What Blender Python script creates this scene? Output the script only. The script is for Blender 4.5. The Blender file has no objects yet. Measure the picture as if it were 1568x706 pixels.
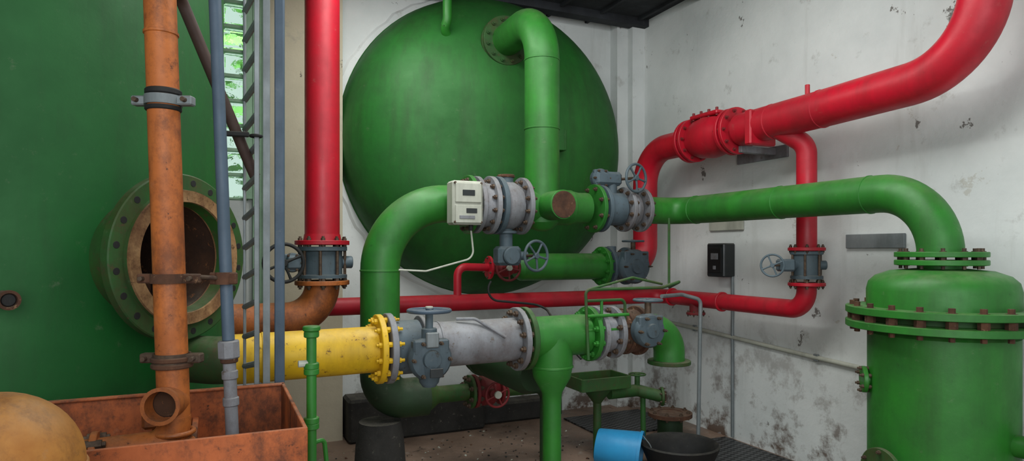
import bpy, bmesh, math, random
from mathutils import Vector, Matrix
random.seed(4)
V=Vector
scene=bpy.context.scene
def lin(h):
    h=h.lstrip('#'); o=[]
    for i in (0,2,4):
        c=int(h[i:i+2],16)/255; o.append(c/12.92 if c<=.04045 else ((c+.055)/1.055)**2.4)
    return (*o,1)
def newmat(n):
    m=bpy.data.materials.new(n); m.use_nodes=True
    nt=m.node_tree; return m,nt,nt.nodes['Principled BSDF']
def noise(nt,scale,detail=4,rough=.55,vec=None):
    n=nt.nodes.new('ShaderNodeTexNoise'); n.inputs['Scale'].default_value=scale
    n.inputs['Detail'].default_value=detail; n.inputs['Roughness'].default_value=rough
    if vec: nt.links.new(vec,n.inputs['Vector'])
    return n.outputs['Fac']
def ramp(nt,fac,a,b):
    r=nt.nodes.new('ShaderNodeMapRange'); r.inputs['From Min'].default_value=a; r.inputs['From Max'].default_value=b
    nt.links.new(fac,r.inputs['Value']); return r.outputs['Result']
def mix(nt,fac,a,b):
    m=nt.nodes.new('ShaderNodeMix'); m.data_type='RGBA'
    if isinstance(fac,(int,float)): m.inputs[0].default_value=fac
    else: nt.links.new(fac,m.inputs[0])
    for s,x in ((6,a),(7,b)):
        if isinstance(x,tuple): m.inputs[s].default_value=x
        else: nt.links.new(x,m.inputs[s])
    return m.outputs[2]
def mul(nt,a,k):
    m=nt.nodes.new('ShaderNodeMath'); m.operation='MULTIPLY'; nt.links.new(a,m.inputs[0])
    if isinstance(k,(int,float)): m.inputs[1].default_value=k
    else: nt.links.new(k,m.inputs[1])
    return m.outputs[0]
def bump(nt,bs,fac,st=.2,dist=.01):
    b=nt.nodes.new('ShaderNodeBump'); b.inputs['Strength'].default_value=st; b.inputs['Distance'].default_value=dist
    nt.links.new(fac,b.inputs['Height']); nt.links.new(b.outputs['Normal'],bs.inputs['Normal'])
def coord(nt,scale=(1,1,1)):
    tc=nt.nodes.new('ShaderNodeTexCoord'); mp=nt.nodes.new('ShaderNodeMapping'); mp.inputs['Scale'].default_value=scale
    nt.links.new(tc.outputs['Object'],mp.inputs['Vector']); return mp.outputs['Vector']
def paint(name,hx,rough=.35,dark=None,chip=None,chipamt=.0,metal=0,bs_=.15,scale=3,grime=.5,dust=.22,rust=0):
    m,nt,bs=newmat(name); c=lin(hx); rough+=.06
    d=lin(dark) if dark else (c[0]*.62,c[1]*.62,c[2]*.62,1)
    f=ramp(nt,noise(nt,scale,7,.65,coord(nt)),.35,.7)
    col=mix(nt,f,c,d)
    s=ramp(nt,noise(nt,7,8,.7,coord(nt,(1,1,.15))),.47,.74)
    col=mix(nt,mul(nt,s,grime),col,(c[0]*.25+.01,c[1]*.25+.008,c[2]*.25+.004,1))
    # scuffs (lighter dull marks)
    sc=ramp(nt,noise(nt,17,10,.78,coord(nt)),.60,.72)
    col=mix(nt,mul(nt,sc,.22),col,lin('#8d8878'))
    if rust:
        rr=ramp(nt,noise(nt,5.5,12,.78,coord(nt,(1,1,.7))),.46,.60)
        col=mix(nt,mul(nt,rr,rust),col,lin('#4a2512'))
        r2=ramp(nt,noise(nt,14,12,.78,coord(nt)),.52,.64)
        col=mix(nt,mul(nt,r2,rust*.7),col,lin('#2e1a10'))
    if dust:
        geo=nt.nodes.new('ShaderNodeNewGeometry'); sx=nt.nodes.new('ShaderNodeSeparateXYZ')
        nt.links.new(geo.outputs['Normal'],sx.inputs[0])
        u=mul(nt,ramp(nt,sx.outputs['Z'],.45,1),ramp(nt,noise(nt,11,6,.7,coord(nt)),.35,.65))
        col=mix(nt,mul(nt,u,dust),col,lin('#a39a86'))
    if chip:
        g=ramp(nt,noise(nt,24,12,.78,coord(nt)),.68-chipamt,.74-chipamt)
        col=mix(nt,g,col,lin(chip))
    nt.links.new(col,bs.inputs['Base Color'])
    r=nt.nodes.new('ShaderNodeMapRange'); nt.links.new(f,r.inputs['Value'])
    r.inputs['To Min'].default_value=rough; r.inputs['To Max'].default_value=min(1,rough+.25)
    nt.links.new(r.outputs['Result'],bs.inputs['Roughness'])
    bs.inputs['Metallic'].default_value=metal
    bump(nt,bs,noise(nt,38,5,.65,coord(nt)),bs_,.004)
    return m
GREEN=paint('green_enamel','#2c7d27',.34,'#1f611e','#1b3314',.04)
TANKG=paint('tank_green','#1e6921',.5,'#145019','#12300f',-.02,scale=1.5,grime=.6,dust=.05)
LTANK=paint('filter_tank_green','#0b5c20',.5,'#084719',None,0,scale=1.2,grime=.4,dust=.03)
DGREEN=paint('dirty_green','#265a20',.5,'#20401a','#4a3a24',.10,rust=.35)
OLIVE=paint('dark_olive_green','#1f3d1e',.5,'#162a14','#3a3020',.08)
RED=paint('red_enamel','#bf1029',.32,'#9a0c20','#5d1018',.04,dust=.12)
DRED=paint('dirty_red','#801a20',.5,'#551618','#3b1c18',.09)
ORANGE=paint('orange_paint','#bd6a2d',.45,'#98501f','#45240f',.08,grime=.6,rust=.6)
ORANGE2=paint('orange_trough_paint','#b9602d',.5,'#8e441a','#3c2010',.09,grime=.6,rust=.85)
YEL=paint('yellow_paint','#e2b814',.4,'#c6980c','#5b3a12',.10)
GREY=paint('grey_paint','#8b8d92',.46,'#66696d','#5a4a3a',.09,rust=.3)
BG=paint('bluegrey_valve','#53636c',.44,'#3c4a52','#36322c',.09)
BLUEP=paint('bluegrey_pipe','#4c5e70',.42,'#3c4c5a')
GALV=paint('galvanised','#8f9698',.42,'#70787a',None,0,metal=.4)
WHITEM=paint('cream_box','#bdbfb2',.45,'#a3a598')
RUST=paint('rust','#5e3c28',.8,'#352219','#8a6a4c',.1,bs_=.5,scale=9)
BOLT=paint('bolt_steel','#62503f',.5,'#40302a',None,0,metal=.4,scale=30)
DARK=paint('black_rubber','#141516',.55)
BROWNP=paint('brown_pipe','#4c3830',.5,'#382622')
GASK=paint('rusty_gasket_face','#a07c54',.85,'#7a5632','#503420',.1,bs_=.8,scale=14,rust=.6)
OCHRE=paint('ochre_paint','#ad7630',.5,'#8e581f','#5a3a1a',.05,scale=5,rust=.5)
BLUE=paint('blue_plastic','#2c96cc',.35,'#2480b4',dust=0,grime=.1)
DPIPE=paint('dark_interior_rust','#4a2d1a',.9,'#1a100a','#80502c',.1,bs_=.5,scale=6)
SCREEN=paint('dark_panel','#22282a',.25)
def wallmat(name,base,dark,low_dirt_shade=True):
    m,nt,bs=newmat(name); vec=coord(nt)
    col=mix(nt,ramp(nt,noise(nt,1.1,8,.6,vec),.35,.75),lin(base),lin(dark))
    g=ramp(nt,noise(nt,5,10,.7,vec),.60,.72)
    col=mix(nt,mul(nt,g,.5),col,lin('#8a877f'))
    st=ramp(nt,noise(nt,3,8,.65,coord(nt,(1,1,.12))),.55,.8)
    col=mix(nt,mul(nt,st,.55),col,lin('#97968e'))
    g2=ramp(nt,noise(nt,5.3,12,.7,coord(nt,(1,1,.8))),.655,.665)
    col=mix(nt,mul(nt,g2,.85),col,lin('#57504a'))
    g3=ramp(nt,noise(nt,1.7,12,.75,coord(nt,(1,1,1.3))),.64,.65)
    col=mix(nt,mul(nt,g3,.5),col,lin('#a9a497'))
    if low_dirt_shade:
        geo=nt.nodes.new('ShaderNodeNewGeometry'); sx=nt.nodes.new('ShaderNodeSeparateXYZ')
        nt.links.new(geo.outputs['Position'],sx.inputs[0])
        low=ramp(nt,sx.outputs['Z'],1.1,.0)  # low-wall dirt plus painted-in shadow, both stronger toward the floor
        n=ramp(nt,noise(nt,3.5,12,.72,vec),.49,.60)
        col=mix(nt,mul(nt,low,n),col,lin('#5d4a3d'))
    nt.links.new(col,bs.inputs['Base Color']); bs.inputs['Roughness'].default_value=.85
    bump(nt,bs,noise(nt,12,8,.6,vec),.3,.015)
    return m
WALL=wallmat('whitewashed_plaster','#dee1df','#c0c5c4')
CONC=wallmat('beige_concrete','#c2b8a2','#a89e88',False)
PLINTH=paint('stained_concrete','#2b2926',.7,'#181817','#6a665c',.08,bs_=.6,scale=4)
CEIL=paint('dark_ceiling','#303338',.8,'#1a1c1f','#50545a',.05,bs_=.4,scale=3)
def floormat():
    m,nt,bs=newmat('wet_dirty_floor'); vec=coord(nt)
    f=ramp(nt,noise(nt,1.6,10,.65,vec),.35,.65)
    col=mix(nt,f,lin('#957c6b'),lin('#5f4f44'))
    col=mix(nt,mul(nt,ramp(nt,noise(nt,9,10,.75,vec),.58,.68),.7),col,lin('#b3aaa0'))
    col=mix(nt,mul(nt,ramp(nt,noise(nt,4,8,.7,coord(nt,(1.3,1,1))),.60,.70),.8),col,lin('#231e1a'))
    nt.links.new(col,bs.inputs['Base Color'])
    r=nt.nodes.new('ShaderNodeMapRange'); nt.links.new(f,r.inputs['Value']); r.inputs['To Min'].default_value=.65; r.inputs['To Max'].default_value=.25
    nt.links.new(r.outputs['Result'],bs.inputs['Roughness'])
    bump(nt,bs,noise(nt,20,8,.7,vec),.5,.02); return m
FLOOR=floormat()
def platemat():
    m,nt,bs=newmat('checker_plate'); vec=coord(nt)
    w=nt.nodes.new('ShaderNodeTexChecker'); w.inputs['Scale'].default_value=28; nt.links.new(vec,w.inputs['Vector'])
    col=mix(nt,w.outputs['Fac'],lin('#1c1d1e'),lin('#505152')); nt.links.new(col,bs.inputs['Base Color'])
    bs.inputs['Roughness'].default_value=.45; bs.inputs['Metallic'].default_value=.4
    bump(nt,bs,w.outputs['Fac'],.6,.006); return m
PLATE=platemat()
m,nt,bs=newmat('glass_block'); bs.inputs['Base Color'].default_value=(.75,.95,.8,1)
bs.inputs['Transmission Weight'].default_value=.95; bs.inputs['Roughness'].default_value=.12; bs.inputs['IOR'].default_value=1.1
bump(nt,bs,noise(nt,14,3,.5,coord(nt)),.5,.02); GLASS=m
LGREEN=paint('pale_green_frame','#a9cfae',.5)
LEAF=paint('leaves','#5fa03a',.5,'#2c5c1c',None,0,scale=8,dust=0)

def frame(ax):
    ax=V(ax).normalized(); t=V((0,0,1)) if abs(ax.z)<.9 else V((1,0,0))
    u=ax.cross(t).normalized(); v=ax.cross(u).normalized(); return ax,u,v
def fillet(pts,r,n=12):
    pts=[V(p) for p in pts]; out=[pts[0]]
    for i in range(1,len(pts)-1):
        p=pts[i]; a=(pts[i-1]-p); b=(pts[i+1]-p); la,lb=a.length,b.length; a.normalize(); b.normalize()
        ang=a.angle(b)
        if ang>3.1: out.append(p); continue
        rr=r[i-1] if isinstance(r,(list,tuple)) else r
        d=rr/math.tan(ang/2); d=min(d,la*.98,lb*.98); rr=d*math.tan(ang/2)
        bis=(a+b).normalized(); c=p+bis*(rr/math.sin(ang/2))
        s=p+a*d-c; e=p+b*d-c; tot=s.angle(e); k=s.cross(e).normalized()
        for j in range(n+1): out.append(c+Matrix.Rotation(tot*j/n,3,k)@s)
    out.append(pts[-1]); return out
class B:
    def __init__(s,name): s.name=name; s.bm=bmesh.new(); s.mats=[]
    def mi(s,m):
        if m not in s.mats: s.mats.append(m)
        return s.mats.index(m)
    def rings(s,rs,mat,cap=True,closed=False):
        k=s.mi(mat); vs=[[s.bm.verts.new(p) for p in r] for r in rs]; n=len(vs[0])
        m=len(vs)
        for i in range(m if closed else m-1):
            a,b=vs[i],vs[(i+1)%m]
            for j in range(n):
                f=s.bm.faces.new((a[j],a[(j+1)%n],b[(j+1)%n],b[j])); f.material_index=k
        if cap and not closed:
            f=s.bm.faces.new(vs[0][::-1]); f.material_index=k
            f=s.bm.faces.new(vs[-1]); f.material_index=k
    def sweep(s,path,r,mat,segs=24,cap=True,closed=False):
        n=len(path); rs=[]; u=None
        for i in range(n):
            if closed: t=(path[(i+1)%n]-path[i-1])
            else: t=path[min(i+1,n-1)]-path[max(i-1,0)]
            t.normalize()
            if u is None: _,u,_=frame(t)
            u=(u-t*u.dot(t)).normalized(); v=t.cross(u)
            rr=r[i] if isinstance(r,(list,tuple)) else r
            rs.append([path[i]+(u*math.cos(2*math.pi*j/segs)+v*math.sin(2*math.pi*j/segs))*rr for j in range(segs)])
        s.rings(rs,mat,cap,closed)
    def tube(s,pts,r,mat,bend=.1,segs=24,n=12,cap=True): 
        p=fillet(pts,bend,n); q=[p[0]]
        for x in p[1:]:
            if (x-q[-1]).length>1e-4: q.append(x)
        s.sweep(q,r,mat,segs,cap)
    def lathe(s,o,ax,prof,mat,segs=32,cap=True):
        ax,u,v=frame(ax); o=V(o)
        s.rings([[o+ax*d+(u*math.cos(2*math.pi*j/segs)+v*math.sin(2*math.pi*j/segs))*max(r,1e-4) for j in range(segs)] for d,r in prof],mat,cap)
    def cyl(s,p0,p1,r,mat,segs=24,ch=None):
        p0=V(p0);p1=V(p1);L=(p1-p0).length; ch=min(r*.12,L*.2) if ch is None else ch
        s.lathe(p0,p1-p0,[(0,r-ch),(ch,r),(L-ch,r),(L,r-ch)],mat,segs)
    def weld(s,p,ax,r,mat): s.lathe(V(p)-V(ax).normalized()*.008,ax,[(0,r-.003),(.004,r+.004),(.012,r+.004),(.016,r-.003)],mat,28,False)
    def box(s,c,size,mat,X=(1,0,0),Z=(0,0,1),ch=.004):
        X=V(X).normalized(); Z=V(Z).normalized(); Y=Z.cross(X).normalized(); X=Y.cross(Z); c=V(c)
        k=s.mi(mat); h=[x/2 for x in size]; vs=[]
        for i in (-1,1):
            for j in (-1,1):
                for l in (-1,1): vs.append(s.bm.verts.new(c+X*h[0]*i+Y*h[1]*j+Z*h[2]*l))
        fs=[]
        for q in ((0,1,3,2),(4,6,7,5),(0,4,5,1),(2,3,7,6),(0,2,6,4),(1,5,7,3)):
            f=s.bm.faces.new([vs[i] for i in q]); f.material_index=k; fs.append(f)
        ch=min(ch,min(size)*.25)
        if ch>0:
            es=list({e for f in fs for e in f.edges})
            r=bmesh.ops.bevel(s.bm,geom=es,offset=ch,segments=1,affect='EDGES',profile=.5)
            for f in r['faces']: f.material_index=k
    def torus(s,c,ax,R,r,mat,n=40,segs=10):
        ax,u,v=frame(ax); c=V(c)
        s.sweep([c+(u*math.cos(2*math.pi*i/n)+v*math.sin(2*math.pi*i/n))*R for i in range(n)],r,mat,segs,False,True)
    def bolts(s,c,ax,R,n,L,r,mat,phase=0):
        ax,u,v=frame(ax); c=V(c)
        for i in range(n):
            a=2*math.pi*(i+phase)/n; p=c+(u*math.cos(a)+v*math.sin(a))*R
            s.lathe(p-ax*L/2,ax,[(0,r*.55),(L*.14,r*.55),(L*.14+.0005,r),(L*.86,r),(L*.86+.0005,r*.6),(L,r*.6)],mat,6)
    def flange(s,c,ax,R,th,mat,nb=8,bm=None,br=.016,ex=.026):
        ax=V(ax).normalized(); c=V(c)
        s.cyl(c-ax*th/2,c+ax*th/2,R,mat,40,.003)
        if nb: s.bolts(c,ax,R*.84,nb,th+ex*2,br,bm or BOLT,.5)
    def wheel(s,c,ax,R,mat,sp=4,stem=None,stemmat=None):
        axn,u,v=frame(ax); c=V(c); r=R*.1
        s.torus(c,ax,R,r,mat)
        s.cyl(c-axn*R*.14,c+axn*R*.14,R*.2,mat,16)
        for i in range(sp):
            a=2*math.pi*i/sp+.4; d=u*math.cos(a)+v*math.sin(a)
            s.sweep([c+d*R*.12,c+d*R*.55+axn*R*.02,c+d*R],[r*.9,r*.7,r*.9],mat,8)
        if stem: s.cyl(c,V(stem),R*.1,stemmat or BOLT,12)
    def gearbox(s,c,ax,r,mat,up=(0,0,1)):
        ax=V(ax).normalized(); c=V(c); up=V(up)
        s.lathe(c-ax*r*.5,ax,[(0,r*.8),(r*.1,r*.95),(r*.55,r*.95),(r*.55+.001,r*1.02),(r*.72,r*1.02),(r*.9,r*.9),(r*.95,r*.45),(r*1.08,r*.4),(r*1.1,r*.1)],mat,32)
        side=ax.cross(up).normalized()
        s.box(c+up*r*.55+ax*r*.15,(r*1.7,r*.55,r*.7),mat,side,up,.008)
        s.bolts(c+ax*r*.2,ax,r*.85,6,r*1.1,.009,BOLT)
    def finish(s,bevel=None):
        bm=s.bm; bmesh.ops.recalc_face_normals(bm,faces=bm.faces)
        for f in bm.faces: f.smooth=True
        for e in bm.edges:
            if len(e.link_faces)==2 and e.calc_face_angle(0)>.6: e.smooth=False
        co=[v.co for v in bm.verts]; mn=V([min(c[i] for c in co) for i in range(3)]); mx=V([max(c[i] for c in co) for i in range(3)])
        o=V(((mn.x+mx.x)/2,(mn.y+mx.y)/2,mn.z)); bmesh.ops.translate(bm,vec=-o,verts=bm.verts)
        me=bpy.data.meshes.new(s.name); bm.to_mesh(me); bm.free()
        for m in s.mats: me.materials.append(m)
        ob=bpy.data.objects.new(s.name,me); ob.location=o; scene.collection.objects.link(ob); return ob

C=V((1.2,6.5,0)); D=V((1,.454,0)).normalized(); N=V((D.y,-D.x,0)); Z=V((0,0,1))
def room(s,t,z=0): return C-D*s+N*t+Z*z
def rbox(b,s0,s1,t0,t1,z0,z1,mat,ch=0): b.box(room((s0+s1)/2,(t0+t1)/2,(z0+z1)/2),(s1-s0,t1-t0,z1-z0),mat,D,Z,ch)
H=3.72
b=B('floor'); rbox(b,-.3,6.6,-.3,8,-.1,0,FLOOR); b.finish()
b=B('ceiling'); rbox(b,-.3,6.6,-.3,8,H,H+.1,CEIL)
for i in range(9): rbox(b,-.1,6.4,.15+i*.85,.27+i*.85,H-.07,H+.01,CEIL)
for i in range(15): rbox(b,.1+i*.42,.13+i*.42,0,8,H-.03,H+.01,CEIL)
b.finish()
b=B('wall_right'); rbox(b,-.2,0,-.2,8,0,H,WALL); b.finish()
b=B('wall_back')
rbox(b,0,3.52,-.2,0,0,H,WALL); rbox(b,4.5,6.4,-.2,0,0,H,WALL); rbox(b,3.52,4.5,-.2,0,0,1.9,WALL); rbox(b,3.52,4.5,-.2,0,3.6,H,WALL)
b.finish()
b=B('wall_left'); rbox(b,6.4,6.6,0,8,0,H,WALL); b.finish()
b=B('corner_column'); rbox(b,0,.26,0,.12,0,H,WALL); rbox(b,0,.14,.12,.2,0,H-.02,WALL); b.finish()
b=B('concrete_column'); rbox(b,2.86,3.42,0,.14,0,H,CONC); b.finish()
b=B('window_1')
z0,z1=1.9,3.6
for s_ in (3.55,4.47): rbox(b,s_-.035,s_+.035,-.15,.04,z0,z1,LGREEN,.004)
rbox(b,3.42,3.52,0,.05,0.9,H,LGREEN,.004)
for i in range(10):
    z=z0+i*(z1-z0)/9; rbox(b,3.55,4.47,-.12,.0,z-.012,z+.012,LGREEN,.002)
for i in range(1,5): rbox(b,3.55+i*.184-.01,3.55+i*.184+.01,-.12,0,z0,z1,LGREEN,.002)
for i in range(5):
    for j in range(9):
        a=3.55+i*.184+.012; z=z0+j*(z1-z0)/9+.014
        rbox(b,a,a+.16,-.09,-.02,z,z+.16,GLASS,.012)
b.finish()
b=B('garden_foliage')
for i in range(420):
    p=room(random.uniform(3,6),-random.uniform(1.0,2.0),random.uniform(1.2,4.2))
    a=V([random.gauss(0,1) for _ in range(3)]).normalized(); _,u,v=frame(a); L=random.uniform(.08,.2)
    vs=[b.bm.verts.new(p+u*L*x+v*L*.4*y+a*L*.2*w) for x,y,w in ((-1,0,0),(0,1,.5),(1,0,0),(0,-1,.5))]
    f=b.bm.faces.new(vs); f.material_index=b.mi(LEAF)
b.finish()

TC=room(1.58,0,2.42); R=1.3
b=B('horizontal_pressure_tank')
prof=[(-.6,R)]+[(0,R)]
for i in range(1,25):
    a=math.pi/2*i/24; prof.append((.78*math.sin(a)**1.0,R*math.cos(a)**.85 if i<24 else 1e-4))
b.lathe(TC,N,prof,TANKG,96)
b.torus(TC+N*.03,N,R,.006,TANKG,96,6)
def domepoint(rx,rz):
    r=math.hypot(rx,rz)/R; c=r**(1/.85); return TC+D*rx+Z*rz+N*(.78*math.sqrt(max(0,1-c*c)))
br=domepoint(.34,-.03); b.box(br+N*.02,(.03,.14,.17),TANKG,D,Z,.006); b.box(br+N*.09-D*.06,(.1,.012,.17),TANKG,D,Z,.004)
b.finish()
b=B('trim_1'); n=90; rs=[]
for i in range(n):
    a=2*math.pi*i/n; d=D*math.cos(a)+Z*math.sin(a); ro=R+.03+.03*random.random()
    rs.append([TC+d*(R-.01)+N*.0,TC+d*(R-.01)+N*.025,TC+d*ro+N*.02,TC+d*(ro+.02)+N*0])
b.rings(rs,WALL,False,True); b.finish()

def L2(s,z=1.81): return V((.209+s,4.555+.454*s,z))
RIS=L2(0)
b=B('green_riser_pipe')
zt=3.16
noz=V((-.045,5.15,zt)); corner=V((RIS.x,RIS.y,zt)); nd=(corner-noz).normalized()
b.tube([RIS-Z*.0,corner,noz-nd*.4],.122,GREEN,.33,32,16)
b.weld(corner-Z*.33,Z,.122,GREEN); b.weld(V((RIS.x,RIS.y,2.35)),Z,.122,GREEN)
b.flange(noz,nd,.195,.03,DGREEN,12,DGREEN); b.flange(noz-nd*.04,nd,.195,.03,DGREEN,0)
b.cyl(L2(-.12),L2(.2),.125,GREEN,32,.003)
b.lathe(L2(.18),D,[(0,.125),(.08,.11),(.16,.11)],GREEN)
b.flange(L2(.385),D,.175,.028,GREEN,8)
b.lathe(L2(0)-Z*.17,Z,[(0,.03),(.02,.08),(.06,.115),(.17,.122)],GREEN)
st=RIS+N*.27+V((0.02,0,0)); b.cyl(RIS,st,.098,GREEN,28,.002); b.cyl(st,st+N*.006,.09,RUST,28)
b.finish()
b=B('green_elbow_pipe')
bot=V((-.825,4.086,.57))
b.tube([L2(-.49),L2(-1.034),V((-.825,4.086,.95))],.122,GREEN,[.43],32,18)
b.tube([V((-.825,4.086,.95)),bot,bot+D*.3],.124,OLIVE,.16,32,12)
b.weld(V((bot.x,bot.y,1.38)),Z,.122,GREEN); b.weld(V((bot.x,bot.y,.95)),Z,.124,DGREEN)
b.lathe(bot+D*.28,D,[(0,.122),(.1,.055),(.3,.055)],DGREEN)
b.flange(bot+D*.6,D,.11,.022,DGREEN,8)
b.lathe(V((bot.x,bot.y,0)),Z,[(0,.17),(.3,.15),(.44,.13)],PLINTH,24)
b.finish()
b=B('gate_valve')
b.flange(L2(-.50),D,.195,.028,GREEN,12)
b.flange(L2(-.45),D,.19,.028,GREY,0)
b.cyl(L2(-.44),L2(-.34),.15,GREY,32)
b.flange(L2(-.36),D,.195,.032,GREY,12); b.flange(L2(-.31),D,.195,.032,BG,0)
b.lathe(L2(-.30),D,[(0,.14),(.03,.165),(.09,.165),(.14,.14)],GREY)
b.flange(L2(-.145),D,.195,.03,GREY,12)
c=L2(-.25); b.cyl(c-Z*.12,c-Z*.30,.045,BG); b.cyl(c-Z*.17,c-Z*.19,.075,BG)
b.cyl(c+Z*.12,c+Z*.2,.05,BG); b.cyl(c+Z*.19,c+Z*.21,.06,RUST)
g=c-Z*.34+N*.02; b.box(g,(.17,.12,.13),BG,D,Z,.02); b.cyl(g,g+N*.09,.06,BG)
b.wheel(g+D*.16+N*.12,N+D*.25,.1,BG,5,g+D*.12)
b.cyl(g+D*.06,g+D*.15,.03,BG)
b.finish()
b=B('flow_meter_box')
c=L2(-.60,1.80)+N*.235
b.box(c,(.2,.12,.27),WHITEM,D,Z,.012); b.box(c+N*.063+Z*.06,(.17,.015,.12),WHITEM,D,Z,.004); b.box(c+N*.063-Z*.07,(.17,.012,.11),WHITEM,D,Z,.004)
b.box(c+N*.072+Z*.06,(.08,.006,.035),SCREEN,D); b.box(c+N*.069-Z*.05+D*.02,(.07,.006,.03),SCREEN,D); b.box(c+N*.071-Z*.09-D*.01,(.1,.006,.02),GREY,D)
for i in (-1,1):
    for j in (-1,1): b.cyl(c+D*.085*i+Z*.12*j,c+D*.085*i+Z*.12*j+N*.068,.008,BOLT,8)
b.cyl(c-N*.06,c-N*.2,.03,GREY); b.cyl(c-Z*.13+D*.04,c-Z*.17+D*.04,.014,DARK)
b.tube([c-Z*.16+D*.04,c-Z*.34+D*.06,c-Z*.42-D*.25,c-Z*.41-D*.42],.006,WHITEM,.06,8)
b.finish()
b=B('gate_valve')
b.flange(L2(.435),D,.17,.028,BG,0); b.cyl(L2(.44),L2(.60),.12,BG,32); b.flange(L2(.62),D,.165,.028,GREY,10)
b.lathe(L2(.63),D,[(0,.12),(.04,.135),(.08,.12)],GREY); b.flange(L2(.75),D,.165,.03,GREY,10)
c=L2(.52); b.cyl(c+Z*.1,c+Z*.2,.04,BG)
g=c+Z*.22-D*.04; b.box(g,(.22,.1,.1),BG,D,Z,.02); b.gearbox(g-D*.06,N,.07,BG)
b.wheel(g+D*.16+N*.14,N+D*.2,.1,BG,5,g+D*.1)
b.finish()
b=B('green_discharge_pipe')
c3=V((1.292,5.047,1.81)); vt=V((2.118,3.228,1.81))
b.tube([L2(.78),c3,vt,vt-Z*.33],.102,GREEN,[.16,.32],32,16)
dd=(vt-c3).normalized()
for k in (.2,1.0,1.62): b.weld(c3+dd*k,dd,.102,GREEN)
b.finish()
b=B('green_filter_vessel')
o=V((vt.x,vt.y,0))
for z in (1.485,1.445): b.flange(o+Z*z,Z,.2,.026,GREEN,0)
b.bolts(o+Z*1.465,Z,.17,12,.1,.015,BOLT)
b.lathe(o,Z,[(1.39,.1),(1.44,.1)],GREEN)
b.lathe(o+Z*1.2,Z,[(0,.325),(.11,.325),(.15,.315),(.18,.285),(.205,.22),(.215,.12)],GREEN,64)
for z in (1.208,1.138): b.lathe(o+Z*(z-.018),Z,[(0,.415),(.003,.42),(.033,.42),(.036,.415)],GREEN,64)
b.cyl(o+Z*1.15,o+Z*1.2,.34,DGREEN,48)
b.bolts(o+Z*1.173,Z,.385,20,.15,.024,RUST,.5)
b.cyl(o+Z*.02,o+Z*1.13,.32,GREEN,64)
b.torus(o+Z*.3,Z,.32,.008,GREEN,64,8)
def nozz(d,z,r,L,mat=GREEN):
    d=V(d).normalized(); b.cyl(o+Z*z+d*.3,o+Z*z+d*(.32+L),r,mat); b.flange(o+Z*z+d*(.32+L),d,r*1.9,.022,mat,6,None,.01,.02)
nozz((-1,.3,0),.85,.035,.02); nozz((.6,-1,0),.62,.05,.1); nozz((-.9,-.3,0),.45,.06,.06,DGREEN)
b.finish()

b=B('red_riser_pipe')
a=V((-1.22,4.2,0)); b.cyl(a+Z*1.57,a+Z*H,.109,RED,36,.001); b.lathe(a+Z*1.56,Z,[(0,.12),(.05,.112)],RED,36)
b.flange(a+Z*1.555,Z,.17,.028,RED,10,BOLT,.014); b.finish()
b=B('butterfly_valve')
b.lathe(a+Z*1.33,Z,[(0,.155),(.02,.155),(.025,.125),(.17,.125),(.175,.155),(.2,.155)],BG,40)
for i in range(8):
    an=i*math.pi/4+.2; p=a+V((math.cos(an),math.sin(an),0))*.14; b.cyl(p+Z*1.31,p+Z*1.55,.01,BOLT,8)
g=a+Z*1.43-D*.17+N*.03; b.box(g,(.12,.12,.09),BG,D,Z,.015); b.gearbox(g+N*.02-D*.02,N,.06,BG)
b.wheel(g-D*.08+N*.14,N+D*.1,.115,DARK,4,g-D*.05)
b.cyl(a+Z*1.43+D*.12,a+Z*1.43+D*.19,.04,BG)
b.finish()
b=B('orange_elbow_pipe')
b.flange(a+Z*1.30,Z,.17,.028,ORANGE,10)
e=a+Z*1.07; b.tube([a+Z*1.3,e,e-D*.8],.109,ORANGE,.22,32,14); b.finish()

b=B('red_header_pipe')
def R2(t,z=2.37): return V((.881+.454*t,6.355-t,z))
tp=R2(3.163)
b.tube([R2(1.68,2.37),R2(2.3,2.385),V((tp.x,tp.y,2.42)),V((tp.x,tp.y,H))],.116,RED,[3,.40],32,18)
W=(R2(2)-R2(1)).normalized()
for k in (1.95,2.3): b.weld(R2(k,2.385 if k>2 else 2.375),W,.116,RED)
b.box(R2(1.84)-Z*.02+N*.0,(.06,.24,.24),RED,W,Z,.01)
b.cyl(R2(2.2),R2(2.2)+Z*.19,.015,RED,10)
b.lathe(R2(1.62),W,[(0,.1),(.1,.105)],RED)
el=R2(.63); b.tube([R2(1.16),el,el-Z*.995,el-Z*.995-D*.2],.105,RED,[.3,.18],32,16)
b.finish()
b=B('red_check_valve')
f0,f1=R2(1.18),R2(1.64)
for p in (f0,f0+W*.05,f1,f1-W*.05): b.flange(p,W,.17,.028,RED,0)
for p in (f0+W*.025,f1-W*.025): b.bolts(p,W,.145,10,.12,.014,DRED)
b.lathe(f0+W*.05,W,[(0,.12),(.08,.15),(.2,.165),(.3,.15),(.42,.12)],RED)
b.box((f0+f1)/2+Z*.155,(.3,.2,.03),RED,W,Z,.008)
for i in range(4):
    for j in (-1,1): b.cyl(f0+W*(.13+i*.085)+D*.08*j+Z*.13,f0+W*(.13+i*.085)+D*.08*j+Z*.19,.011,DRED,6)
b.finish()
b=B('red_branch_pipe')
v3=V((1.932,4.283,0))
b.tube([v3+Z*1.5,v3+Z*2.2,R2(1.98,2.32)],.064,RED,.12,24)
b.flange(v3+Z*1.515,Z,.115,.022,RED,8,BOLT,.01,.02)
b.finish()
b=B('butterfly_valve')
b.lathe(v3+Z*1.32,Z,[(0,.1),(.02,.1),(.025,.085),(.155,.085),(.16,.1),(.18,.1)],BG,32)
for i in range(6):
    an=i*math.pi/3; p=v3+V((math.cos(an),math.sin(an),0))*.092; b.cyl(p+Z*1.3,p+Z*1.52,.008,BOLT,8)
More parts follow.
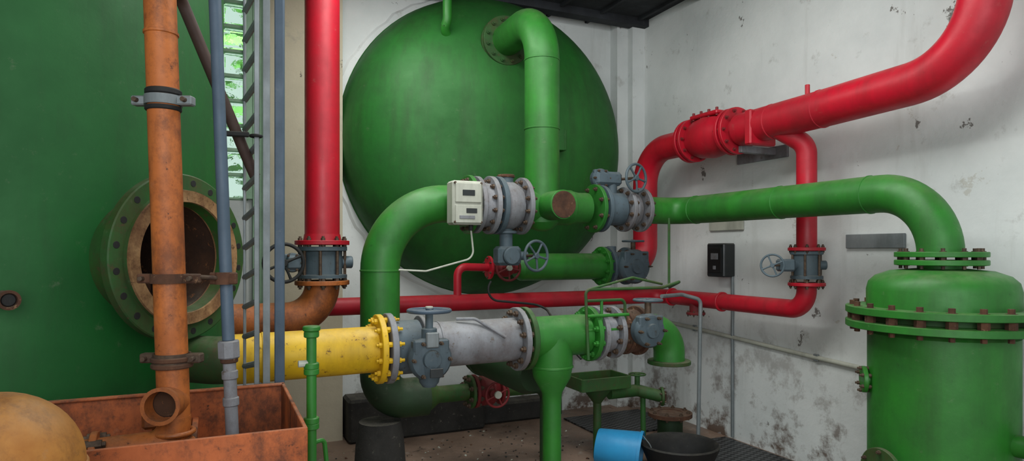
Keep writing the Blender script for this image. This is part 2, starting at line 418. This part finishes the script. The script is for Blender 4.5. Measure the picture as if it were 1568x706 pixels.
g=v3+Z*1.41-V((.15,.03,0)); b.cyl(v3+Z*1.41,g,.03,BG); b.box(g,(.1,.09,.08),BG,(1,0,0),Z,.012)
b.wheel(g+V((-.11,-.06,0)),V((-.6,-1,0)),.07,BG,4,g)
b.cyl(v3+Z*1.41,v3+Z*1.41+V((.12,-.02,0)),.03,BG)
b.finish()
b=B('red_lower_pipe')
q0=V((-1.27,4.516,1.115)); q1=V((1.297,5.68,1.115)); q2=v3+Z*1.115
b.tube([q0,q1,q2,v3+Z*1.28],.062,RED,[.15,.13],24)
b.flange(v3+Z*1.285,Z,.115,.022,RED,8,BOLT,.01,.02)
dd=(q2-q1).normalized(); 
for k in (.15,.75): b.flange(q1+dd*k,dd,.075,.02,RED,0)
b.cyl(q1+dd*.45,q1+dd*.45-Z*.11,.05,DRED); b.flange(q1+dd*.45-Z*.115,Z,.075,.02,DRED,6,None,.007,.015)
p=V(q0+(q1-q0)*.335)
vpos=V((-.15,5.05,1.375))
b.tube([p,V((p.x,p.y,1.385)),vpos-D*.02],.03,RED,.07,16)
b.finish()
b=B('red_gate_valve')
b.flange(vpos-D*.03,D,.09,.02,RED,6,None,.009,.015); b.cyl(vpos-D*.03,vpos+D*.2,.05,DRED); b.lathe(vpos+D*.04,D,[(0,.05),(.04,.075),(.09,.075),(.13,.05)],DRED)
b.cyl(vpos+D*.08,vpos+D*.08+N*.15,.025,DRED); b.wheel(vpos+D*.06+N*.17,N,.095,DRED,5); b.cyl(vpos+D*.06+N*.17,vpos+D*.06+N*.2,.022,WHITEM,12)
b.finish()
def L4(s,z=1.375): return V((1.176-s,5.706-.454*s,z))
b=B('green_suction_pipe')
b.cyl(L4(.42),L4(1.12),.109,GREEN,32); b.lathe(L4(1.11),-D,[(0,.109),(.05,.08),(.07,.03)],GREEN)
b.flange(L4(.42),D,.165,.028,GREEN,10,GREEN); b.finish()
b=B('butterfly_valve')
b.flange(L4(.37),D,.165,.028,BG,0); b.cyl(L4(.40),L4(.2),.12,BG,32); b.flange(L4(.2),D,.16,.03,BG,8)
g=L4(.25)+N*.19+Z*.0; b.gearbox(g,N,.14,BG); b.cyl(L4(.25)+N*.1,g,.05,BG)
b.cyl(g+Z*.1,g+Z*.2,.02,BOLT); b.wheel(g+Z*.21,Z,.085,BG,4)
b.cyl(L4(.33)+Z*.1,L4(.33)+Z*.17,.04,BG)
b.finish()

def L1(s,dz=0): return V((-1.01+s,2.95+.454*s,1.03+.012*s+dz))
b=B('yellow_pipe'); b.cyl(L1(-.22),L1(.37),.109,YEL,36); b.flange(L1(.372),D,.165,.028,YEL,12,YEL,.013); b.weld(L1(-.1),D,.109,YEL); b.finish()
b=B('green_outlet_pipe'); b.tube([L1(-.2),L1(-.26),V((-1.62,2.98,1.02))],.103,DGREEN,.12,32); b.finish()
b=B('butterfly_valve')
b.flange(L1(.415),D,.168,.03,GREY,0); b.bolts(L1(.4),D,.145,12,.12,.013,YEL,.5)
b.cyl(L1(.42),L1(.56),.13,BG,36); b.flange(L1(.56),D,.15,.02,GREY,0)
g=L1(.545)+N*.2-Z*.03; b.gearbox(g,N,.1,BG); b.cyl(L1(.55)+N*.1,g,.045,BG)
b.lathe(g-Z*.13,Z,[(0,.03),(.02,.045),(.1,.06)],BG)
b.cyl(g+Z*.06,g+Z*.22,.018,BG); b.cyl(g+Z*.03,g+Z*.14,.036,BG); b.box(g+Z*.09+N*.05,(.06,.02,.07),GALV,D,Z,.008)
b.wheel(g+Z*.22,Z,.095,BLUEP,4); b.cyl(g+Z*.22,g+Z*.24,.018,WHITEM,12)
b.box(g-Z*.05+N*.112,(.06,.006,.04),SCREEN,D)
b.finish()
b=B('grey_pipe'); b.cyl(L1(.56),L1(1.03),.112,GREY,36); b.weld(L1(.64),D,.112,GREY)
b.flange(L1(1.035),D,.165,.028,GREY,12); b.tube([L1(.72,.125)+N*.03,L1(.80,.125)+N*.06,L1(.93,.03)+N*.12],.008,GREY,.05,8); b.finish()
b=B('green_tee_pipe')
T=L1(1.224)
b.flange(L1(1.075),D,.165,.028,DGREEN,0)
b.cyl(L1(1.08),L1(1.42),.11,GREEN,36); b.flange(L1(1.43),D,.15,.026,GREEN,10,GREEN)
b.lathe(T-Z*.98+Z*.02,Z,[(-.05,.05),(.6,.05),(.66,.055),(.74,.1),(.80,.112),(.96,.112)],GREEN,36)
o2=V((T.x,T.y,0)); b.cyl(o2,o2+Z*.02,.1,DGREEN); b.cyl(o2,o2+Z*.2,.05,GREEN)
b.weld(T-Z*.16,Z,.112,GREEN)
b.finish()
b=B('green_pump_casing')
p0=V((-.2,4.15,.86)); p1=V((.16,3.66,.80)); d=(p1-p0).normalized()
b.lathe(p0,d,[(-.1,.02),(-.09,.07),(-.05,.11),(0,.13),(.5,.13),(.56,.1)],OLIVE,36)
b.torus(p0+d*.05,d,.13,.01,OLIVE)
b.finish()
b=B('butterfly_valve')
b.flange(L1(1.47),D,.15,.026,GREY,0); b.cyl(L1(1.47),L1(1.56),.11,GREY,32); b.flange(L1(1.57),D,.145,.026,GREY,10)
b.flange(L1(1.64),D,.13,.024,RUST,8); b.lathe(L1(1.58),D,[(0,.1),(.05,.12),(.14,.12),(.2,.1)],RUST)
b.flange(L1(1.72),D,.14,.024,RUST,0)
g=L1(1.68,.02)+N*.17; b.gearbox(g,N,.092,BG); b.cyl(L1(1.68),g,.04,BG); b.cyl(g+Z*.08,g+Z*.16,.018,BOLT); b.wheel(g+Z*.165,Z,.075,BG,4)
b.finish()
b=B('green_outlet_elbow')
cc=L1(1.93); b.tube([L1(1.74),cc,cc-Z*.2],.09,GREEN,.14,28); b.flange(cc-Z*.2,Z,.125,.022,DGREEN,0); b.finish()
b=B('green_instrument_tubing')
p=L1(1.36,.25)+N*.1
b.tube([L1(1.36,-.12)+N*.13,p,p+D*.5,],.0085,DGREEN,.03,10)
b.tube([p+D*.0-Z*.06,p+D*.25-Z*.06,p+D*.25-Z*.33],.0085,DGREEN,.03,10); b.tube([p-Z*.22,p+D*.26-Z*.22],.009,GREEN,.03,10)
b.tube([p+D*.1-Z*.06,p+D*.1-Z*.33],.0085,GREEN,.03,10); b.tube([p-Z*.14+N*.02,p+D*.26-Z*.14+N*.02],.009,GREEN,.03,10)
q=p+D*.5; b.tube([q,q+D*.12+Z*.03,V((1.13,4.7,1.24)),V((1.13,4.7,1.74))],.009,DGREEN,.04,10)
b.tube([p+D*.02,p+D*.3+Z*.06,q+Z*.02],.007,DGREEN,.03,8)
b.finish()
b=B('red_drain_valve')
e=bot+D*.63
b.flange(e,D,.11,.022,DRED,8); b.lathe(e,D,[(0,.055),(.05,.1),(.12,.1),(.17,.06)],DRED); b.flange(e+D*.18,D,.1,.022,DRED,0)
b.cyl(e+D*.09,e+D*.09+N*.14,.03,DRED); b.wheel(e+D*.1+N*.16,N,.08,DRED,4); b.cyl(e+D*.1+N*.16,e+D*.1+N*.18,.025,WHITEM,14)
b.cyl(e+D*.18,e+D*.42,.055,DGREEN); b.tube([e+D*.4,e+D*.55,V((e.x+.5,e.y+.227,0))],.055,OLIVE,.1)
b.finish()
b=B('vent_pipe')
dp=domepoint(-.22,.88); 
b.tube([V((-.50,5.05,H-.0)),V((-.50,5.05,3.28)),V((-.60,5.15,3.12)),dp-N*.05],.036,GREEN,.1,20); b.finish()

tc=V((-2.71,3.17,0)); fd=V((.943,-.332,0)).normalized(); fc=V((-1.385,2.745,1.475))
b=B('green_filter_tank')
pz=[(.12,1.0),(.2,1.15),(.35,1.2)]+[(.35+.05*i,1.2) for i in range(1,64)]+[(3.6,1.1)]
b.lathe(tc,Z,pz,LTANK,160)
for i in range(4):
    an=i*math.pi/2+.3; p=tc+V((math.cos(an),math.sin(an),0))*.95; b.cyl(p,p+Z*.25,.08,LTANK)
tank=b.finish()
b=B('cut'); b.cyl(fc-fd*.95,fc+fd*.2,.252,DPIPE,64,0); cut=b.finish()
md=tank.modifiers.new('b','BOOLEAN'); md.operation='DIFFERENCE'; md.object=cut; md.solver='EXACT'
dg=bpy.context.evaluated_depsgraph_get(); me=bpy.data.meshes.new_from_object(tank.evaluated_get(dg)); tank.modifiers.clear(); tank.data=me
bpy.data.objects.remove(cut)
bb=bmesh.new(); bb.from_mesh(me)
for f in bb.faces: f.smooth=True
for e_ in bb.edges: e_.smooth=not(len(e_.link_faces)==2 and e_.calc_face_angle(0)>.5)
bb.to_mesh(me); bb.free()
b=B('manhole')
b.lathe(fc,fd,[(-.3,.255),(-.03,.255),(-.03,.245),(-.3,.245)],DGREEN,64,False)
b.lathe(fc,fd,[(-.034,.24),(-.034,.345),(-.03,.35),(.004,.35),(.008,.345),(.008,.285),(.022,.282),(.022,.23),(-.03,.22)],DGREEN,72,False)
b.lathe(fc,fd,[(.0085,.284),(.032,.280),(.028,.26),(.032,.232),(-.04,.222)],GASK,72,False)
b.lathe(fc,fd,[(-.03,.231),(-.3,.238),(-.9,.238),(-.91,.01)],DPIPE,64,False)
b.lathe(fc-fd*.06,fd,[(0,.29),(.025,.29)],RUST,64,False)
ax,u,v=frame(fd)
for i in range(20):
    an=2*math.pi*(i+.5)/20; p=fc+(u*math.cos(an)+v*math.sin(an))*.318; b.cyl(p+fd*.006,p+fd*.0095,.014,DARK,14,.0005)  # dark discs painted in for the shade inside the bolt holes
b.box(fc-fd*.35-Z*.14,(.02,.3,.1),RUST,fd,Z,.005)
mo=b.finish(); mo.parent=tank; mo.matrix_parent_inverse=Matrix.Translation(-tank.location)
b=B('drain_nozzle'); dn=V((.73,-.683,0)).normalized(); p=tc+dn*1.18+Z*1.33
b.cyl(p,p+dn*.12,.03,RUST); b.lathe(p+dn*.12,dn,[(0,.035),(.02,.035),(.02,.025),(-.05,.02)],RUST,24,False); b.cyl(p+dn*.1,p+dn*.13,.022,DARK)
no=b.finish(); no.parent=tank; no.matrix_parent_inverse=Matrix.Translation(-tank.location)

b=B('orange_drain_pipe')
def OP(z): return V((-1.084-(z-.88)*.0336,2.1,z))
b.cyl(OP(.93),OP(H),.048,ORANGE,28); b.weld(OP(1.42),Z,.05,ORANGE); b.weld(OP(2.2),Z,.048,ORANGE)
for z in (1.155,1.135): b.cyl(OP(z)-Z*.008,OP(z)+Z*.008,.062,RUST,24)
t0=OP(1.02); td=V((.12,-1,.05)).normalized()
b.lathe(t0,td,[(0,.05),(.085,.052),(.085,.056),(.105,.058),(.105,.046),(.02,.044)],ORANGE,28,False); b.cyl(t0+td*.02,t0+td*.05,.045,DPIPE,24)
e0=OP(.9); b.tube([OP(.97),e0-Z*.02,e0-D*.38-Z*.03],.05,ORANGE,.07,24); 
b.cyl(e0-Z*.09,e0-Z*.0,.06,ORANGE); b.torus(e0+Z*.02,Z,.055,.008,ORANGE)
b.flange(e0-D*.22-Z*.03,D,.075,.02,ORANGE,4); b.cyl(e0-D*.36-Z*.03,e0-D*.46-Z*.03,.06,ORANGE)
b.finish()
def clamp(name,z,mat,w,tilt=0):
    b=B(name); c=OP(z); 
    b.lathe(c-Z*.012,Z,[(0,.050),(0,.056),(.03,.056),(.03,.050)],mat,28,False)
    for sx in (-1,1):
        p=c+V((sx*.072,-.0,0.003)); b.box(p,(.05,.035,.03),mat,(1,0,0),Z,.004); b.cyl(p+V((sx*.005,-.035,0)),p+V((sx*.005,.035,0)),.008,BOLT,8)
    return b,c
b,c=clamp('pipe_clamp',1.98,GALV,1); b.cyl(c+Z*.02,c+Z*.04,.054,DARK); b.cyl(c-Z*.03,c-Z*.015,.054,DARK); b.finish()
b,c=clamp('pipe_clamp',1.41,RUST,1); bx=V((-.963,2.18,1.41))
b.cyl(c+V((.08,-.01,.01)),bx,.007,BOLT,8); b.lathe(bx-Z*.02,Z,[(0,.026),(.04,.026)],RUST); b.box(bx+V((.03,0,0)),(.03,.02,.04),RUST); b.box(bx-V((.03,0,0)),(.03,.02,.04),RUST); b.finish()
b,c=clamp('pipe_clamp',1.155,BOLT,1); b.finish()
b=B('bluegrey_pipe')
def BP(z): return V((-.955-(z-1.2)*.04,2.2,z))
b.cyl(BP(1.2),BP(H),.02,BLUEP,20); b.cyl(BP(1.14),BP(1.20),.036,GREY,8); b.cyl(BP(1.125),BP(1.15),.028,RUST); b.cyl(BP(.86),BP(1.15),.021,GREY)
for z in (1.07,.98): b.cyl(BP(z),BP(z+.03),.026,GREY)
b.finish()
b=B('brown_pipe')
b.tube([OP(2.36)+V((0,.06,.05)),V((-1.2,2.36,2.42)),V((-1.05,2.6,1.86)),V((-1.03,2.62,1.8))],.021,BROWNP,.06,16)
b.box((-1.07,2.5,1.95),(.12,.02,.02),DARK,(1,.3,0)); b.torus((-1.0,2.55,1.95),Z,.02,.006,DARK,20,8)
b.finish()
b=B('cable_ladder')
ra=V((-1.105,2.70,0)); rb=V((-1.0,2.56,0))
for r_,w_ in ((ra,.010),(rb,.018)): b.box(r_+Z*H/2,(w_,.03,H),GALV,V((1,.3,0)),Z,.002)
for i in range(30): b.cyl(ra+Z*(.05+i*.122),rb+Z*(.085+i*.122),.012,GALV,8)
b.finish()
b=B('steel_angle_post'); b.box(V((-.966,2.57,H/2)),(.026,.006,H),GALV,(1,.2,0),Z,.001); b.box(V((-.977,2.585,H/2)),(.006,.03,H),GALV,(1,.2,0),Z,.001); b.finish()
b=B('steel_conduit'); b.box(V((-.925,2.6,H/2)),(.036,.03,H),BLUEP,(1,.2,0),Z,.004); b.finish()
b=B('orange_steel_trough')
BR=V((-.89,2.55,0)); L=.98; Wd=.72; zb,zt_=.5,.99; th=.012
def tb(k0,k1,w0,w1,z0,z1,mat=ORANGE2): b.box(BR-D*(k0+k1)/2+N*(w0+w1)/2+Z*(z0+z1)/2,(k1-k0,w1-w0,z1-z0),mat,D,Z,.002)
tb(0,L,0,th,zb,zt_); tb(0,L,Wd-th,Wd,zb,zt_-.0); tb(0,th,th,Wd-th,zb,zt_); tb(L-th,L,th,Wd-th,zb,zt_); tb(th,L-th,th,Wd-th,zb,zb+th,RUST)
tb(.3,.32,th,Wd-th,zb,zt_-.1); tb(0,L,th,.03,zt_-.008,zt_)
for k in (.02,L-.06):
    for w in (.02,Wd-.06): tb(k,k+.04,w,w+.04,0,zb,RUST)
b.box(BR-D*.42+N*.16+Z*.93,(.1,.06,.06),ORANGE,D,Z,.01); b.cyl(BR-D*.42+N*.16+Z*.88,BR-D*.42+N*.16+Z*.99,.02,ORANGE)
b.finish()
b=B('ochre_pressure_vessel')
o3=V((-1.10,1.38,0)); b.lathe(o3,Z,[(0,.17),(1.03,.17)]+[(1.03+.17*math.sin(a*math.pi/24),.17*math.cos(a*math.pi/24)) for a in range(1,13)],OCHRE,48)
b.torus(o3+Z*1.03,Z,.17,.005,OCHRE,48,8); b.finish()
b=B('green_standpipe')
o4=V((-.70,2.28,0)); b.cyl(o4,o4+Z*1.23,.017,GREEN,18)
for z in (1.2,1.09,1.07,.9,.88,.7): b.cyl(o4+Z*z,o4+Z*(z+.022),.026,GREEN,16)
b.cyl(o4+Z*1.222,o4+Z*1.24,.03,GREEN); b.cyl(o4,o4+Z*.02,.06,GREEN); b.tube([o4+Z*.83,o4+Z*.83+V((.03,.05,0)),o4+Z*.6+V((.05,.06,0))],.008,GREEN,.02,8); b.cyl(o4+Z*1.11,o4+Z*1.11-V((.04,.02,0)),.012,WHITEM,10)
b.finish()

b=B('electrical_box'); c=room(.062,1.316,1.43); b.box(c,(.2,.12,.27),SCREEN,N,Z,.01); b.box(c-D*.062,(.15,.01,.2),DARK,N,Z,.004); b.box(c-D*.068+Z*.03,(.08,.006,.05),GREY,N); b.box(c-D*.068-Z*.06,(.03,.01,.03),GREY,N); b.finish()
b=B('wall_conduit'); b.tube([room(.02,1.40,1.3),room(.02,1.40,.02)],.013,GALV,.01,12)
b.tube([room(.02,.5,.86),room(.02,.95,.84),room(.02,2.2,.77),room(.02,3.3,.72)],.016,WHITEM,.05,12)
for t,z in ((.95,.84),(2.2,.77),(2.8,.745)): b.box(room(.02,t,z),(.02,.04,.05),GALV,D)
b.finish()
b=B('wall_plate'); b.box(room(.012,2.63,1.565),(.4,.02,.09),GALV,N,Z,.003); b.finish()
b=B('wall_plate'); b.box(room(.012,1.32,1.71),(.38,.02,.08),WHITEM,N,Z,.003); b.finish()
b=B('pipe_bracket'); b.box(room(.18,1.82,2.235),(.05,.34,.05),GREY,N,Z,.004); b.box(room(.012,1.7,2.23),(.5,.02,.09),GREY,N,Z,.003); b.finish()
b=B('galvanised_standpipe'); b.tube([V((1.43,5.02,0)),V((1.45,5.02,1.13)),V((1.30,5.0,1.17)),V((1.1,4.8,1.17))],.015,GALV,.05,14); b.finish()
b=B('black_cable')
b.tube([L2(-.35,1.3),L2(-.42,1.18),L2(-.1,1.14),L2(.02,1.12),V((.35,4.0,.92)),V((.42,3.95,.85))],.008,DARK,.08,8); b.finish()

b=B('concrete_plinth'); rbox(b,1.7,2.84,0.01,.3,0,.34,PLINTH,.02); rbox(b,.9,1.7,0.01,.2,0,.18,PLINTH,.02); b.finish()
b=B('floor_grating'); rbox(b,.15,.95,.3,.95,0,.015,PLATE,.003)
b.finish()
b=B('floor_grating'); rbox(b,.05,.6,1.35,3.2,0,.015,PLATE,.003); b.finish()
b=B('blue_bucket')
bp=V((.60,4.6,.135)); bd=V((.75,-.25,-.08)).normalized()
b.lathe(bp,bd,[(0,.01),(0,.115),(.01,.12),(.29,.148),(.29,.155),(.31,.155),(.31,.143),(.02,.112),(.02,.01)],BLUE,40,False)
b.tube([bp+bd*.3+Z*.15,bp+bd*.42+Z*.02,bp+bd*.3-Z*.1],.004,GALV,.1,8); b.finish()
b=B('black_basin'); b.lathe(V((1.16,4.52,0)),Z,[(0,.01),(0,.2),(.14,.26),(.17,.27),(.18,.26),(.16,.24),(.03,.19),(.03,.01)],DARK,48,False); b.finish()
b=B('green_flanged_stub'); o5=V((1.27,5.25,0)); b.cyl(o5,o5+Z*.2,.1,OLIVE); b.lathe(o5+Z*.18,Z,[(0,.1),(0,.175),(.03,.175),(.03,.1),(-.1,.09)],RUST,40,False); b.flange(o5+Z*.195,Z,.172,.02,RUST,8); b.finish()
b=B('green_drain_tray')
c=V((.62,4.75,.56)); 
def tr(dx,dy,sx,sy,sz,dz=0,m=DGREEN): b.box(c+D*dx+N*dy+Z*dz,(sx,sy,sz),m,D,Z,.003)
tr(0,0,.4,.26,.012,-.04,OLIVE); tr(0,.13,.4,.012,.09); tr(0,-.13,.4,.012,.09); tr(.2,0,.012,.26,.09); tr(-.2,0,.012,.26,.09)
b.cyl(c-Z*.04,V((c.x,c.y,0)),.03,DGREEN); b.lathe(c-Z*.16,Z,[(0,.03),(.12,.12)],DGREEN)
b.tube([c+D*.1-Z*.1,c+D*.35-Z*.1,c+D*.5+N*.1-Z*.14],.045,DGREEN,.06,18); e=c+D*.5+N*.1-Z*.14
b.flange(e,D+N*.5,.07,.02,DGREEN,6,None,.008,.015); b.cyl(e+D*.02,e+D*.03+N*.01,.04,RUST); b.cyl(c+D*.35-Z*.08,c+D*.35+Z*.02,.02,DGREEN); b.wheel(c+D*.35+Z*.02,Z,.06,DGREEN,4)
b.cyl(c+D*.4-Z*.1,V((c.x+.37,c.y+.17,0)),.02,DGREEN)
b.finish()
b=B('floor_debris')
for i in range(200):
    s_=random.gauss(2.0,.6); t_=random.uniform(.33,1.5); r=random.uniform(.003,.012)
    p=room(s_,t_,r*.4); b.lathe(p,V((random.gauss(0,.3),random.gauss(0,.3),1)),[(-r*.4,r*.6),(0,r),(r*.4,r*.5)],random.choice([WHITEM,RUST,PLINTH,PLINTH]),5)
b.finish()

def area(n,loc,tgt,sx,sy,p,col=(1,1,1)):
    l=bpy.data.lights.new(n,'AREA'); l.shape='RECTANGLE'; l.size=sx; l.size_y=sy; l.energy=p; l.color=col
    o=bpy.data.objects.new(n,l); o.location=loc; o.rotation_euler=(V(tgt)-V(loc)).to_track_quat('-Z','Y').to_euler(); scene.collection.objects.link(o)
area('rear_soft_fill',(.3,-.8,2.3),(.8,5,1.5),3.4,2.4,90,(.95,.99,1))  # added soft light behind the camera to lift the room; no doorway there
area('ceiling_lamp',(.35,2.9,3.6),(.5,3.4,0),2.4,1.2,72,(.98,1,.97))
area('ceiling_lamp_rear',(-.9,4.0,3.6),(-.3,4.4,0),1.2,.3,24,(.98,1,.97))
area('outdoor_daylight',room(4.2,-.6,4.6),room(4.4,-1.8,2.6),2,1,240,(1,1,.95))
w=bpy.data.worlds.new('w'); scene.world=w; w.use_nodes=True
w.node_tree.nodes['Background'].inputs[0].default_value=(.89,.96,1,1); w.node_tree.nodes['Background'].inputs[1].default_value=.9
try: scene.view_settings.view_transform='Standard'
except Exception: pass
cd=bpy.data.cameras.new('camera'); cam=bpy.data.objects.new('camera',cd); scene.collection.objects.link(cam)
cam.location=(0,0,1.5); cam.rotation_euler=(math.pi/2,0,0); cd.lens=22.96; cd.sensor_width=36; cd.shift_y=.0204
scene.camera=cam
